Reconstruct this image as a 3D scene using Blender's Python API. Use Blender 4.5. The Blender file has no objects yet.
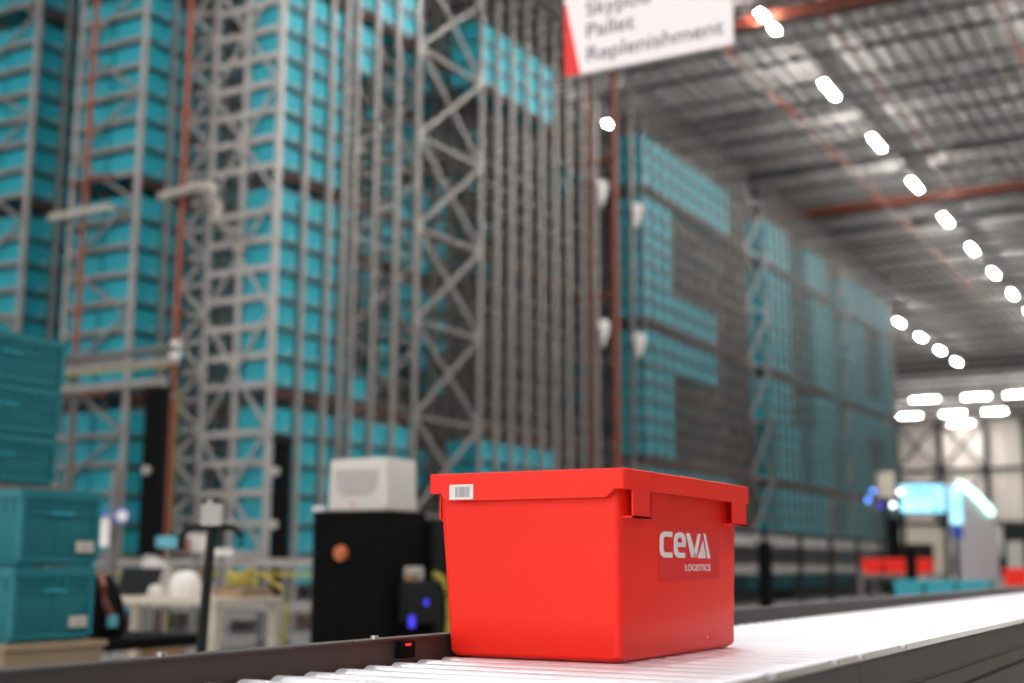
import bpy, bmesh, math, random
from mathutils import Vector, Matrix
random.seed(7)
C = bpy.context.scene.collection
H = 0.955
ORD = ['first','second','third','fourth','fifth','sixth','seventh','eighth','ninth','tenth','eleventh','twelfth','thirteenth',
       'fourteenth','fifteenth','sixteenth','seventeenth','eighteenth','nineteenth','twentieth']
def ordn(i):
    if i < 20: return ORD[i]
    t = {2:'twenty',3:'thirty',4:'forty',5:'fifty'}[(i+1)//10]
    u = (i+1) % 10
    if u == 0: return t[:-1] + 'ieth'
    return t + '-' + ORD[u-1]

# ------------------------------------------------------------------ materials
def mat(name, col, rough=.5, metal=0., var=.0, scale=8., bump=0., emit=0., spec=None, coat=0.):
    m = bpy.data.materials.new(name); m.use_nodes = True
    nt = m.node_tree; b = nt.nodes['Principled BSDF']
    b.inputs['Roughness'].default_value = rough; b.inputs['Metallic'].default_value = metal
    if spec is not None: b.inputs['Specular IOR Level'].default_value = spec
    if coat: b.inputs['Coat Weight'].default_value = coat; b.inputs['Coat Roughness'].default_value = .15
    c = (*col, 1)
    b.inputs['Base Color'].default_value = c
    if var or bump:
        tc = nt.nodes.new('ShaderNodeTexCoord'); n = nt.nodes.new('ShaderNodeTexNoise')
        n.inputs['Scale'].default_value = scale; n.inputs['Detail'].default_value = 4
        nt.links.new(tc.outputs['Object'], n.inputs['Vector'])
    if var:
        r = nt.nodes.new('ShaderNodeValToRGB')
        r.color_ramp.elements[0].position = .3; r.color_ramp.elements[1].position = .7
        r.color_ramp.elements[0].color = (*[x*(1-var) for x in col], 1)
        r.color_ramp.elements[1].color = (*[min(1, x*(1+var)) for x in col], 1)
        nt.links.new(n.outputs['Fac'], r.inputs['Fac']); nt.links.new(r.outputs['Color'], b.inputs['Base Color'])
    if bump:
        bp = nt.nodes.new('ShaderNodeBump'); bp.inputs['Strength'].default_value = bump; bp.inputs['Distance'].default_value = .002
        nt.links.new(n.outputs['Fac'], bp.inputs['Height']); nt.links.new(bp.outputs['Normal'], b.inputs['Normal'])
    if emit:
        b.inputs['Emission Color'].default_value = c; b.inputs['Emission Strength'].default_value = emit
    return m
M = dict(
    red=mat('red_plastic', (.96,.028,.014), .45, var=.02, scale=3, spec=.25),
    drain_glint=mat('red_light_spot', (1.,.10,.06), .3, var=.02),  # brighter red stands in for light on the base holes
    red_decal=mat('red_decal', (.80,.013,.011), .32, var=.02, spec=.3),
    white_print=mat('white_print', (.82,.80,.80), .5, var=.02),
    label=mat('paper_label', (.82,.80,.78), .6, var=.04, scale=30),
    sticker=mat('tote_sticker', (.50,.48,.43), .6, var=.05, scale=20),
    barcode=mat('barcode_ink', (.30,.30,.33), .6, var=.1),
    roller=mat('zinc_roller', (.76,.76,.82), .38, .45, var=.05, scale=6),
    axle=mat('axle_steel', (.5,.5,.52), .3, .9, var=.05),
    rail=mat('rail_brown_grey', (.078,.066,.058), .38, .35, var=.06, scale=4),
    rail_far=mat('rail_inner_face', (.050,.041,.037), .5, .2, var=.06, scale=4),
    rail_edge=mat('rail_edge_highlight', (.11,.097,.09), .45, .5, var=.1, scale=20),  # lighter tone paints the highlight along the rail tops
    black=mat('black_plastic', (.004,.004,.0045), .8, var=.2, spec=.1),
    blackmetal=mat('black_metal', (.010,.012,.013), .6, .0, var=.2, spec=.2),
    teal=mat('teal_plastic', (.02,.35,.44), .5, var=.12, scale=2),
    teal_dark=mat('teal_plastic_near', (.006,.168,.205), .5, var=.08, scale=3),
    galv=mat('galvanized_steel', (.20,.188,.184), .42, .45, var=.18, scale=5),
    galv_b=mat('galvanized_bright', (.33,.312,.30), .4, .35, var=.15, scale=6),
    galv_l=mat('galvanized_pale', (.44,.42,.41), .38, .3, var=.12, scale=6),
    orange=mat('orange_paint', (.20,.048,.026), .5, .0, var=.15, scale=3),
    knob=mat('knob_orange', (.62,.15,.04), .4, var=.05),
    rail_cream=mat('aged_cream_paint', (.40,.37,.33), .5, var=.08),
    cream=mat('cream_paint', (.62,.56,.47), .5, var=.05),
    box=mat('off_white_plastic', (.60,.57,.53), .45, var=.03),
    vent=mat('vent_grey', (.44,.42,.40), .5, var=.05),
    white=mat('white_paint', (.80,.78,.76), .5, var=.03),
    grey=mat('booth_grey', (.45,.41,.42), .55, var=.04),
    sign=mat('sign_white', (.92,.88,.89), .5, var=.01),
    sign_red=mat('sign_red', (.80,.03,.02), .5, var=.02),
    sign_txt=mat('sign_text', (.10,.09,.11), .6, var=.05),
    yellow=mat('yellow_cable', (.45,.37,.06), .5, var=.1),
    card=mat('cardboard', (.30,.19,.10), .8, var=.12, scale=12),
    beige=mat('beige_bin', (.30,.225,.145), .7, var=.06),
    blue=mat('blue_plastic', (.03,.09,.5), .4, var=.05),
    cyan=mat('cyan_plastic', (.10,.42,.52), .4, var=.05),
    sidewall=mat('side_wall_panel', (.30,.285,.275), .8, var=.08, scale=.5),
    floor=mat('concrete_floor', (.26,.255,.25), .35, var=.15, scale=.6),
    chord=mat('joist_steel', (.022,.023,.025), .6, .1, var=.2),
    lamp=mat('lamp_diffuser', (1,.97,.92), .5, emit=155.),
    led_blue=mat('led_blue', (.06,.05,.9), .5, emit=.3),
    led_sky=mat('led_sky', (.10,.30,1.), .5, emit=1.6),
    led_white=mat('led_white', (.75,.9,1.), .5, emit=2.5),
    led_red=mat('led_red', (1.,.03,.02), .5, emit=.35),
    led_arc=mat('led_arc', (.50,1.,.82), .5, emit=1.3),
)
def screen_mat():
    m = mat('screen_cyan', (.3,.75,1.), .5)
    nt = m.node_tree; b = nt.nodes['Principled BSDF']
    tc = nt.nodes.new('ShaderNodeTexCoord'); n = nt.nodes.new('ShaderNodeTexNoise'); n.inputs['Scale'].default_value = 3.5
    r = nt.nodes.new('ShaderNodeValToRGB'); r.color_ramp.elements[0].position=.35; r.color_ramp.elements[1].position=.65
    r.color_ramp.elements[0].color=(.10,.48,.95,1); r.color_ramp.elements[1].color=(.42,.86,1.,1)
    nt.links.new(tc.outputs['Object'], n.inputs['Vector']); nt.links.new(n.outputs['Fac'], r.inputs['Fac'])
    nt.links.new(r.outputs['Color'], b.inputs['Emission Color']); b.inputs['Emission Strength'].default_value = .62
    return m
M['screen'] = screen_mat()
def deck_mat():
    m = mat('roof_deck', (.60,.585,.58), .55, .1, var=.12, scale=.8)
    return m
M['deck'] = deck_mat()
def wall_mat():
    m = mat('wall_panel', (.5,.45,.41), .7)
    nt = m.node_tree; b = nt.nodes['Principled BSDF']
    tc = nt.nodes.new('ShaderNodeTexCoord'); w = nt.nodes.new('ShaderNodeTexWave'); w.bands_direction='Y'
    w.inputs['Scale'].default_value=.35; w.inputs['Distortion'].default_value=.3
    r = nt.nodes.new('ShaderNodeValToRGB'); r.color_ramp.elements[0].color=(.72,.65,.60,1); r.color_ramp.elements[1].color=(.86,.78,.73,1)
    nt.links.new(tc.outputs['Object'], w.inputs['Vector']); nt.links.new(w.outputs['Fac'], r.inputs['Fac']); nt.links.new(r.outputs['Color'], b.inputs['Base Color'])
    return m
M['wall'] = wall_mat()

# ------------------------------------------------------------------ mesh builder
class MB:
    def __init__(s): s.v=[]; s.f=[]; s.m=[]
    def add(s, vs, fs, mi=0):
        o=len(s.v); s.v += [tuple(v) for v in vs]
        for f in fs: s.f.append(tuple(i+o for i in f)); s.m.append(mi)
        return s
    def box(s, x0,x1,y0,y1,z0,z1, mi=0):
        vs=[(x0,y0,z0),(x1,y0,z0),(x1,y1,z0),(x0,y1,z0),(x0,y0,z1),(x1,y0,z1),(x1,y1,z1),(x0,y1,z1)]
        return s.add(vs,[(3,2,1,0),(4,5,6,7),(0,1,5,4),(1,2,6,5),(2,3,7,6),(3,0,4,7)],mi)
    def tube(s, p, q, r, n=8, mi=0, r2=None, caps=True):
        p=Vector(p); q=Vector(q); d=(q-p).normalized()
        a=Vector((0,0,1)) if abs(d.z)<.9 else Vector((0,1,0))
        u=d.cross(a).normalized(); w=d.cross(u)
        r2=r if r2 is None else r2
        off=math.pi/4 if n==4 else 0
        vs=[]
        for c,rr in ((p,r),(q,r2)):
            for i in range(n):
                t=2*math.pi*i/n+off
                vs.append(c+u*(rr*math.cos(t))+w*(rr*math.sin(t)))
        fs=[(i,(i+1)%n,(i+1)%n+n,i+n) for i in range(n)]
        if caps: fs += [tuple(range(n-1,-1,-1)), tuple(range(n,2*n))]
        return s.add(vs,fs,mi)
    def path(s, pts, r, n=8, mi=0):
        pts=[Vector(p) for p in pts]; vs=[]; N=len(pts)
        for i,p in enumerate(pts):
            d=(pts[min(i+1,N-1)]-pts[max(i-1,0)]).normalized()
            a=Vector((0,0,1)) if abs(d.z)<.95 else Vector((0,1,0))
            u=d.cross(a).normalized(); w=d.cross(u)
            for k in range(n):
                t=2*math.pi*k/n; vs.append(p+u*(r*math.cos(t))+w*(r*math.sin(t)))
        fs=[]
        for i in range(N-1):
            for k in range(n): fs.append((i*n+k,i*n+(k+1)%n,(i+1)*n+(k+1)%n,(i+1)*n+k))
        fs += [tuple(range(n-1,-1,-1)), tuple(range((N-1)*n,N*n))]
        return s.add(vs,fs,mi)
    def loft(s, loops, mi=0, cap0=True, cap1=True):
        n=len(loops[0]); vs=[v for l in loops for v in l]; fs=[]
        for i in range(len(loops)-1):
            for k in range(n): fs.append((i*n+k,i*n+(k+1)%n,(i+1)*n+(k+1)%n,(i+1)*n+k))
        if cap0: fs.append(tuple(range(n-1,-1,-1)))
        if cap1: fs.append(tuple(range((len(loops)-1)*n,len(loops)*n)))
        return s.add(vs,fs,mi)
    def prism(s, poly, d0, d1, axis='y', mi=0):
        def P(a,b,d): return {'y':(a,d,b),'x':(d,a,b),'z':(a,b,d)}[axis]
        n=len(poly)
        vs=[P(a,b,d0) for a,b in poly]+[P(a,b,d1) for a,b in poly]
        return s.add(vs,[tuple(range(n)),tuple(range(2*n-1,n-1,-1))]+[((i+1)%n,i,i+n,(i+1)%n+n) for i in range(n)],mi)
    def lathe(s, c, prof, n=20, mi=0):
        loops=[[(c[0]+r*math.cos(2*math.pi*k/n), c[1]+r*math.sin(2*math.pi*k/n), c[2]+z) for k in range(n)] for r,z in prof]
        return s.loft(loops,mi)
    def build(s, name, mats, parent=None, loc=None, smooth=False, bevel=0, kind=None, label=None):
        me=bpy.data.meshes.new(name)
        org=Vector(parent['_w']) if parent is not None else Vector(loc or (0,0,0))
        me.from_pydata([tuple(Vector(v)-org) for v in s.v],[],s.f)
        if not isinstance(mats,(list,tuple)): mats=[mats]
        for m in mats: me.materials.append(m)
        me.polygons.foreach_set('material_index', s.m)
        bm=bmesh.new(); bm.from_mesh(me); bmesh.ops.recalc_face_normals(bm, faces=bm.faces); bm.to_mesh(me); bm.free()
        if smooth:
            me.polygons.foreach_set('use_smooth',[True]*len(me.polygons))
            try: me.set_sharp_from_angle(angle=math.radians(35))
            except Exception: pass
        me.update()
        o=bpy.data.objects.new(name, me); C.objects.link(o)
        if parent is not None: o.parent=parent; o['_w']=list(parent['_w'])
        else: o.location=org; o['_w']=list(org)
        if bevel:
            b=o.modifiers.new('bevel','BEVEL'); b.width=bevel; b.segments=2; b.limit_method='ANGLE'; b.angle_limit=math.radians(40)
        if kind: o['kind']=kind
        if label: o['label']=label
        return o
def thing(name, label, cat, loc=(0,0,0), group=None, kind=None):
    o=bpy.data.objects.new(name,None); C.objects.link(o); o.location=loc; o['_w']=list(loc); o.empty_display_size=.1
    if kind: o['kind']=kind
    o['label']=label; o['category']=cat
    if group: o['group']=group
    return o
def tag(o, label, cat, group=None, kind=None):
    o['label']=label; o['category']=cat
    if group: o['group']=group
    if kind: o['kind']=kind
    return o
def copy_tree(root, loc):
    r=root.copy(); C.objects.link(r); r.location=loc
    for ch in list(root.children):
        c=ch.copy(); C.objects.link(c); c.parent=r
        for g in list(ch.children):
            d=g.copy(); C.objects.link(d); d.parent=c
    return r
def rrect(x0,x1,y0,y1,z,r,n=5):
    out=[]
    for cx,cy,a0 in ((x1-r,y1-r,0),(x0+r,y1-r,90),(x0+r,y0+r,180),(x1-r,y0+r,270)):
        for k in range(n+1):
            a=math.radians(a0+90*k/n); out.append((cx+r*math.cos(a),cy+r*math.sin(a),z))
    return out
def text_mesh(name, body, size, mat_, parent, origin, xdir, zdir, ext=.0004, sx=1.0, align='LEFT', bold=0.0, space=1.0):
    cu=bpy.data.curves.new(name+'_c','FONT'); cu.body=body; cu.size=size; cu.extrude=ext; cu.align_x=align; cu.offset=bold; cu.space_character=space
    t=bpy.data.objects.new(name+'_t',cu); C.objects.link(t)
    dg=bpy.context.evaluated_depsgraph_get(); dg.update()
    me=bpy.data.meshes.new_from_object(t.evaluated_get(dg))
    bpy.data.objects.remove(t); 
    X=Vector(xdir).normalized(); Z=Vector(zdir).normalized(); N=X.cross(Z)
    org=Vector(origin)-Vector(parent['_w'])
    for v in me.vertices:
        c=v.co.copy(); v.co = org+X*(c.x*sx)+Z*c.y-N*0+N*c.z
    me.materials.clear(); me.materials.append(mat_)
    o=bpy.data.objects.new(name,me); C.objects.link(o); o.parent=parent; o['_w']=list(parent['_w'])
    return o

# ------------------------------------------------------------------ camera
cam=bpy.data.cameras.new('camera'); co=bpy.data.objects.new('camera',cam); C.objects.link(co)
f_px=1301.4; pi_,ro,ya=[math.radians(a) for a in (9.724,.183,29.48)]
cam.sensor_width=36; cam.lens=36*f_px/1024; cam.clip_start=.05; cam.clip_end=400
fw=Vector((math.cos(ya),math.sin(ya),0)); rr_=Vector((math.sin(ya),-math.cos(ya),0)); uu=Vector((0,0,1))
fwd=fw*math.cos(pi_)+uu*math.sin(pi_); up=-fw*math.sin(pi_)+uu*math.cos(pi_)
r2=rr_*math.cos(ro)+up*math.sin(ro); up2=-rr_*math.sin(ro)+up*math.cos(ro)
mt=Matrix((r2,up2,-fwd)).transposed().to_4x4(); mt.translation=Vector((0,0,H)); co.matrix_world=mt
cam.dof.use_dof=True; cam.dof.focus_distance=2.17; cam.dof.aperture_fstop=2.45; cam.dof.aperture_blades=0
bpy.context.scene.camera=co
CP=Vector((0,0,H))
def proj(p):
    d=Vector(p)-CP; z=d.dot(fwd)
    if z<.1: return (-999,-999,z)
    return (512+f_px*d.dot(r2)/z, 341.5-f_px*d.dot(up2)/z, z)

# ------------------------------------------------------------------ setting
o=MB().box(-20,120,-12.3,30.3,-.1,0).build('floor',M['floor'],kind='structure')
o['label']='grey polished concrete warehouse floor'
dk=MB()
# trapezoidal ribs running along the hall
poly=[]; y=-12.3
prof=[]
while y<30:
    prof += [(y,13.80),(y+.18,13.80),(y+.22,13.66),(y+.36,13.66),(y+.40,13.80)]
    y+=.40
vs=[(-20,a,b) for a,b in prof]+[(120,a,b) for a,b in prof]; n=len(prof)
dk.add(vs,[(i,i+1,i+1+n,i+n) for i in range(n-1)])
dk.box(-20,120,-12.3,30.3,13.9,14.0)
dk.build('ceiling',M['deck'],kind='structure')
wf=MB().box(118,118.4,-12.3,30.3,0,13.9).build('wall_far',M['wall'],kind='structure')
MB().box(-20,118,30,30.3,0,13.9).build('wall_left',M['sidewall'],kind='structure')
MB().box(-8,118,-12.3,-12,0,13.9).build('wall_right_blocker',M['sidewall'],kind='structure')  # unseen wall, added to keep world light off right-facing sides
# dark frame of columns, girts and crossed braces on the far wall
t=0
for yy in (27.2,23.4,19.6,16.4,12.6,8.5,4.5,0,-5):
    t+=1; MB().box(117.5,117.99,yy-.2,yy+.2,0,13.6).build('trim_%d'%t,M['chord'],kind='structure')
for zz in (4.6,9.2):
    t+=1; MB().box(117.7,117.99,-11.9,29.9,zz-.14,zz+.14).build('trim_%d'%t,M['chord'],kind='structure')
for ya_,yb in ((27.2,23.4),(23.4,19.6),(16.4,12.6),(12.6,8.5)):
    t+=1
    b=MB()
    for z0,z1 in ((0.2,4.6),(4.6,9.2),(9.2,13.5)):
        b.tube((117.6,ya_,z0),(117.6,yb,z1),.1,4); b.tube((117.6,ya_,z1),(117.6,yb,z0),.1,4)
    b.build('trim_%d'%t,M['chord'],kind='structure')
for xj in (6.5,9.7,12.,15.2,17.5,20.6,23.,27.3,29.5,32.7,34.9,38.2,40.3,44.0,46.3,48.7,52.0,54.3,58.5,60.9,63.5,66.5,69.5,72.0,76,79,82,85,88,92,95,98,102,106,110,114):
    b=MB(); b.box(xj-.07,xj+.07,-11.9,29.9,13.04,13.11); b.box(xj-.03,xj+.03,-11.9,29.9,13.58,13.64)
    yy=-11.9; k=0
    while yy<28.6:
        b.tube((xj,yy,13.08 if k%2 else 13.58),(xj,yy+1.1,13.58 if k%2 else 13.08),.012,4); yy+=1.1; k+=1
    o=b.build('roof_joist',M['chord'],kind='structure')
for xg in (-5.5,10.5,26.5,42.8):
    b=MB(); b.box(xg-.13,xg+.13,-11.9,29.9,12.78,12.82); b.box(xg-.02,xg+.02,-11.9,29.9,12.82,13.02); b.box(xg-.13,xg+.13,-11.9,29.9,13.02,13.05)
    b.build('roof_girder',M['orange'],kind='structure')
for xg in (23.0,39.0):
    pass

# sprinkler mains under the roof
for yy,r,lb in ((9.75,.05,'orange sprinkler pipe under the roof, the one closest to the racks'),
                (7.25,.045,'orange sprinkler pipe under the roof, right of the tube lights'),
                (3.88,.06,'orange sprinkler pipe under the roof at the top right')):
    b=MB().tube((2,yy,12.72),(41.4 if yy!=9.75 else 60,yy,12.72),r,8)
    t=thing('sprinkler_pipe',lb,'pipe',(2,yy,12.72)); b.build('pipe',M['orange'],t,smooth=True)
    for xx in range(4,42,6):
        MB().tube((xx,yy,12.72+r*.6),(xx,yy,13.7),.012,5).build('hanger',M['chord'],t)

# ceiling lights
def make_light(loc,label,L=1.25,alongy=False,group=None):
    t=thing('ceiling_light',label,'light fixture',loc,group)
    x,y,z=loc; hx,hy=(L/2,.06) if not alongy else (.06,L/2)
    h=MB(); h.box(x-hx,x+hx,y-hy,y+hy,z+.03,z+.09); 
    h.build('housing',M['white'],t,bevel=.01)
    MB().box(x-hx+.01,x+hx-.01,y-hy+.01,y+hy-.01,z,z+.03).build('diffuser',M['lamp'],t)
    for s in (-1,1):
        w=MB()
        if alongy: w.tube((x,y+s*hy*.8,z+.09),(x,y+s*hy*.8,13.7),.008,4)
        else: w.tube((x+s*hx*.8,y,z+.09),(x+s*hx*.8,y,13.7),.008,4)
        w.build('hanger',M['axle'],t)
    return t
for r,(yy,nm,xs) in enumerate(((8.54,'the long row right of the racks',[26.7+4.83*i for i in range(-6,12)]),
                 (14.6,'the row beyond the far rack end',[31.2]+[65.1+4.83*i for i in range(4)]),
                 (2.48,'the row above the conveyor',[2+4.83*i for i in range(0,14)]),
                 (-3.6,'the row beside the conveyor',[-2+4.83*i for i in range(0,9)]),
                 (14.62,'the row over the near rack tops',[2+4.83*i for i in range(0,2)]))):
    for i,xx in enumerate(xs):
        make_light((xx,yy,12.9),'white tube light in %s, %s along from the camera'%(nm,ordn(i)),1.25 if xx!=31.2 else .4,group='roof tube lights')
for k,(xx,ys) in enumerate(((97,(20.2,16.6,13.7,10.4)),(107.3,(23.6,20.2,17.0,13.4)),(115.2,(21.1,)))):
    for i,yy in enumerate(ys):
        make_light((xx,yy,12.9),'crosswise tube light near the far wall, %s row, %s from the racks'%(ORD[k],ORD[i]),1.7,True,'crosswise tube lights by the far wall')

# ------------------------------------------------------------------ teal storage totes of the racks
def tote_geo(b,x0,x1,y0,y1,z0,h,detail=True):
    ins=.02
    zr=z0+h-.07
    b.loft([[(x0+ins,y0+ins,z0),(x1-ins,y0+ins,z0),(x1-ins,y1-ins,z0),(x0+ins,y1-ins,z0)],
            [(x0+.008,y0+.008,zr),(x1-.008,y0+.008,zr),(x1-.008,y1-.008,zr),(x0+.008,y1-.008,zr)]],0,True,False)
    L=[]
    for (i,z) in ((.008,zr),(0,zr),(0,z0+h),(.02,z0+h),(.035,z0+.02)):
        L.append([(x0+i,y0+i,z),(x1-i,y0+i,z),(x1-i,y1-i,z),(x0+i,y1-i,z)])
    b.loft(L,0,False,True)
    return b
TH=.345
def proto_tote(w,d):
    b=tote_geo(MB(),-w/2,w/2,-d/2,d/2,0,TH)
    for s in (-1,1):   # vertical ribs on the short faces
        for e in (-1,1):
            b.box(s*w*.28-.012,s*w*.28+.012,e*(d/2-.012)-.006,e*(d/2-.012)+.006,.03,TH-.08)
    b.box(-.004,.004,-d/2+.001,-d/2+.02,.05,TH-.08)
    me=b.build('storage_tote',M['teal'])
    me['_w']=[0,0,0]
    st=MB(); st.box(w*.20,w*.34,-d/2+.002,-d/2+.006,.06,.10)
    s=st.build('label_sticker',M['sticker'],me,label='white paper label')
    return me
ROWS=[]; PIPES=[.12,3.36,6.60,9.84]
for p in PIPES:
    for k in range(7):
        z=p+.13+.426*k
        if z<12.0: ROWS.append(z)
cells=[]   # x0,x1,y0,y1,z,label core
TOPZ=12.42
def frange(a,b,s):
    out=[]; 
    while a<b-1e-6: out.append(a); a+=s
    return out
# --- front rack, first block
PC=[14.28,14.89,15.48,15.86,16.12,16.68,17.28,17.90,20.03,20.63,21.21,21.80,22.42,23.03,23.63,24.30,24.95]
def in_C(i,z):
    zc=z
    if i in (0,1,2): return z>.6
    if i==4: return zc>8.55 or zc<3.5 and zc>1.9
    if i==5: return zc>9.9 or 1.9<zc<3.0
    if i==6: return zc>9.9 or 1.9<zc<3.0
    if 8<=i<=12: return 9.9<zc<11.0 or 1.9<zc<3.0
    return False
for i in range(len(PC)-1):
    for r,z in enumerate(ROWS):
        if i in (3,7): continue
        if in_C(i,z) and z<12.1:
            g=.035
            cells.append((PC[i]+g,PC[i+1]-g,12.06,12.70,z,'closest rack block','column %s'%['one','two','three','-','four','five','six','-','seven','eight','nine','ten','eleven'][i],r))
XE=[27.55+.6*i for i in range(42)]
def in_E(x,z):
    if x<29.3: return 1.9<z<11.1
    if x<33.5 and (9.9<z<11.1 or 1.9<z<3.1): return True
    if x<32.4 and 5.5<z<7.4: return True
    return False
def in_V(x,z):
    if z<1.9 or z>11.0: return False
    if z<2.9: return 37.4<x<42.6
    lo=36.5 if z>5 else 37.1
    if lo<x<lo+2.4: return z<10.9
    lo=40.8 if (z>9.5 or z<5) else 41.4
    if lo<x<lo+2.5: return z<10.9
    return False
def in_A(x,z):
    if not 45.5<x<52.2 or z<.6: return False
    if z>11.1: return False
    if z>9.9 or 5.6<z<6.9: return True
    return x<47.9 or x>50.3
for i in range(len(XE)-1):
    xc=(XE[i]+XE[i+1])/2
    if 34.75<xc<36.55 or 44.35<xc<45.55: continue
    for r,z in enumerate(ROWS):
        nm=None
        if in_E(xc,z): nm='block beside the gap'
        elif in_V(xc,z): nm='block between braces'
        elif in_A(xc,z): nm='farthest block'
        if nm: cells.append((XE[i]+.035,XE[i+1]-.035,12.06,12.70,z,nm,'column %s'%ordn(i),r))
# second and third rack rows (their lit ends stand left of the first block)
PB=[13.57+.62*i for i in range(60)]
for (ya0,nm) in ((14.13,'rack left of the lattice'),(16.53,'rack at the left edge')):
    for i in range(len(PB)-1):
        if ya0>16 and i>6: break
        for r,z in enumerate(ROWS):
            for k in (0,1):
                if k==1 and i>1: continue
                if i>3 and random.random()<(.45 if i<14 else .94): continue
                y0=ya0+.01+k*.67
                cells.append((PB[i]+.035,PB[i+1]-.035,y0,y0+.64,z,nm,'%s %s'%(('near stack','rear stack')[k],ordn(i)),r))
def vis_key(c):
    u,v,d=proj(((c[0]+c[1])/2,c[2],c[4]+.17))
    hidden=not(-12<u<1036 and -14<v<600)
    if c[5]=='rack left of the lattice' and c[0]>15.0: hidden=True
    if c[5]=='rack at the left edge' and (c[0]>14.7): hidden=True
    if c[5]=='rack left of the lattice' and 'back' in c[6] and c[0]>14.0: hidden=True
    if c[5]=='rack at the left edge' and 'back' in c[6] and c[0]>14.0: hidden=True
    if v>470 and 430<u<745: hidden=True
    if v>455 and 322<u<440: hidden=True
    return (hidden,d)
cells.sort(key=vis_key)
NI=296
solo=cells[:NI]; rest=cells[NI:]
pt={}
WORD={0:'lowest'}
for c in solo:
    w=round(c[1]-c[0],2)
    p=pt.get(w)
    loc=((c[0]+c[1])/2,(c[2]+c[3])/2,c[4])
    if p is None:
        p=proto_tote(c[1]-c[0],.64); pt[w]=p; p.location=loc; o=p
    else: o=copy_tree(p,loc)
    tag(o,'teal tote on the %s shelf of the %s, %s'%(ordn(c[7]),c[5],c[6]),'tote','teal totes on the tall racks')
b=MB()
for c in rest: tote_geo(b,c[0],c[1],c[2],c[3],c[4],TH)
tag(b.build('storage_tote',M['teal']),'many more small teal totes filling the far and inner shelves of the racks','totes',None,'stuff')

# ------------------------------------------------------------------ racks
def rack(name,label,posts,ys,bays=(),group=None,zt=TOPZ,runners=True):
    t=thing(name,label,'storage rack',(posts[0],ys[0],0),group)
    for yy in (ys[0],ys[-1]):
        for x in posts:
            p=MB(); p.box(x-.034,x+.034,yy-.03,yy+.03,0,zt)
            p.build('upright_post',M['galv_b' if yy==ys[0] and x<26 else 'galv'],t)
    inb=lambda a,b: any(abs(a-p)<.01 and abs(b-q)<.01 for p,q in bays)
    segs=[]; cur=[posts[0]]
    for p_,q_ in zip(posts[:-1],posts[1:]):
        if inb(p_,q_): segs.append(cur); cur=[q_]
        else: cur.append(q_)
    segs.append(cur)
    for z in ROWS+[12.36]:
        for sg in segs:
            s=MB()
            s.box(sg[0],sg[-1],ys[0]-.002,ys[0]+.024,z-.028,z-.006)
            s.box(sg[0],sg[-1],ys[-1]-.024,ys[-1]+.012,z-.035,z-.006)
            for p_ in sg[:-1]: s.box(p_+.03,p_+.07,ys[0]+.02,ys[-1]-.02,z-.03,z-.006)
            for p_ in sg[1:]: s.box(p_-.07,p_-.03,ys[0]+.02,ys[-1]-.02,z-.03,z-.006)
            s.build('shelf_level',M['galv'],t)
    for z in PIPES:
        s=MB().tube((posts[0]-.1,(ys[0]+.05),z-.0),(posts[-1]+.1,(ys[0]+.05),z-.0),.022,6)
        s.build('sprinkler_line',M['orange'],t,label='thin orange sprinkler line')
    for (a,b_) in bays:
        z=.14+.0; k=0
        while z<zt-1.4:
            z2=z+1.62
            for yy in (ys[0],ys[-1]):
                s=MB(); s.tube((a,yy,z),(b_,yy,z2),.036,4); s.tube((a,yy,z2),(b_,yy,z),.036,4); s.tube((a,yy,z2),(b_,yy,z2),.03,4)
                s.build('cross_brace',M['galv_b'],t)
            z=z2
    return t
rc=rack('storage_rack','tall grey steel rack closest to the camera, teal totes down its left edge',PC,(12.0,13.36),((17.90,20.03),))
PE=[x for x in XE if not (34.8<x<36.5 or 44.4<x<45.5)]
re_=rack('storage_rack','long grey steel rack beyond the dark aisle gap, reaching to the far end',PE,(12.0,13.36),((34.75,36.55),(44.35,45.55)))
# lattice at the open end of the nearest rack
def end_frame(t,x,ys,zt,mt,braces=True,thick=0.,post=None):
    for yy in ys: MB().box(x-.045,x+.02,yy-.03-thick,yy+.03+thick,0,zt).build('upright_post',post or mt,t,label='end upright')
    for z in ROWS:
        for j,(a,b_) in enumerate(zip(ys[:-1],ys[1:])):
            MB().box(x-.04,x+.0,a+.03,b_-.03,z-.05-thick,z+.02+thick).build('crossbar',mt,t)
    if braces:
        for j,(a,b_) in enumerate(zip(ys[:-1],ys[1:])):
            z=.25; k=j
            while z<zt-.9:
                z2=z+.86
                p,q=((a,b_) if k%2 else (b_,a))
                MB().tube((x-.05,p,z),(x-.05,q,z2),.030,4).build('diagonal_brace',mt,t); z=z2; k+=1
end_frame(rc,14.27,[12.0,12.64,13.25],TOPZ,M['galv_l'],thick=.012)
b=MB()
for j in range(14):
    z=.3+.86*j
    s=MB(); s.tube((14.22,13.25,z),(14.17,13.72,z+.43),.024,4); s.tube((14.17,13.72,z+.43),(14.22,13.25,z+.86),.024,4)
    s.tube((14.22,13.25,z),(14.19,13.6,z),.026,4); s.tube((14.22,13.25,z+.43),(14.17,13.72,z+.43),.026,4)
    s.build('outrigger_brace',M['galv_l'],rc)
rb=rack('storage_rack','tall steel rack left of the braced lattice, orange pipe on its end',PB,(14.09,15.46))
end_frame(rb,13.55,[14.07,15.44],TOPZ,M['galv_b'],post=M['galv_l'])
ra=rack('storage_rack','tall steel rack cut off by the left edge of the photo',PB[:12],(16.49,17.86))
end_frame(ra,13.55,[16.47,17.88],TOPZ,M['galv_b'],post=M['galv_l'])

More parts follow.
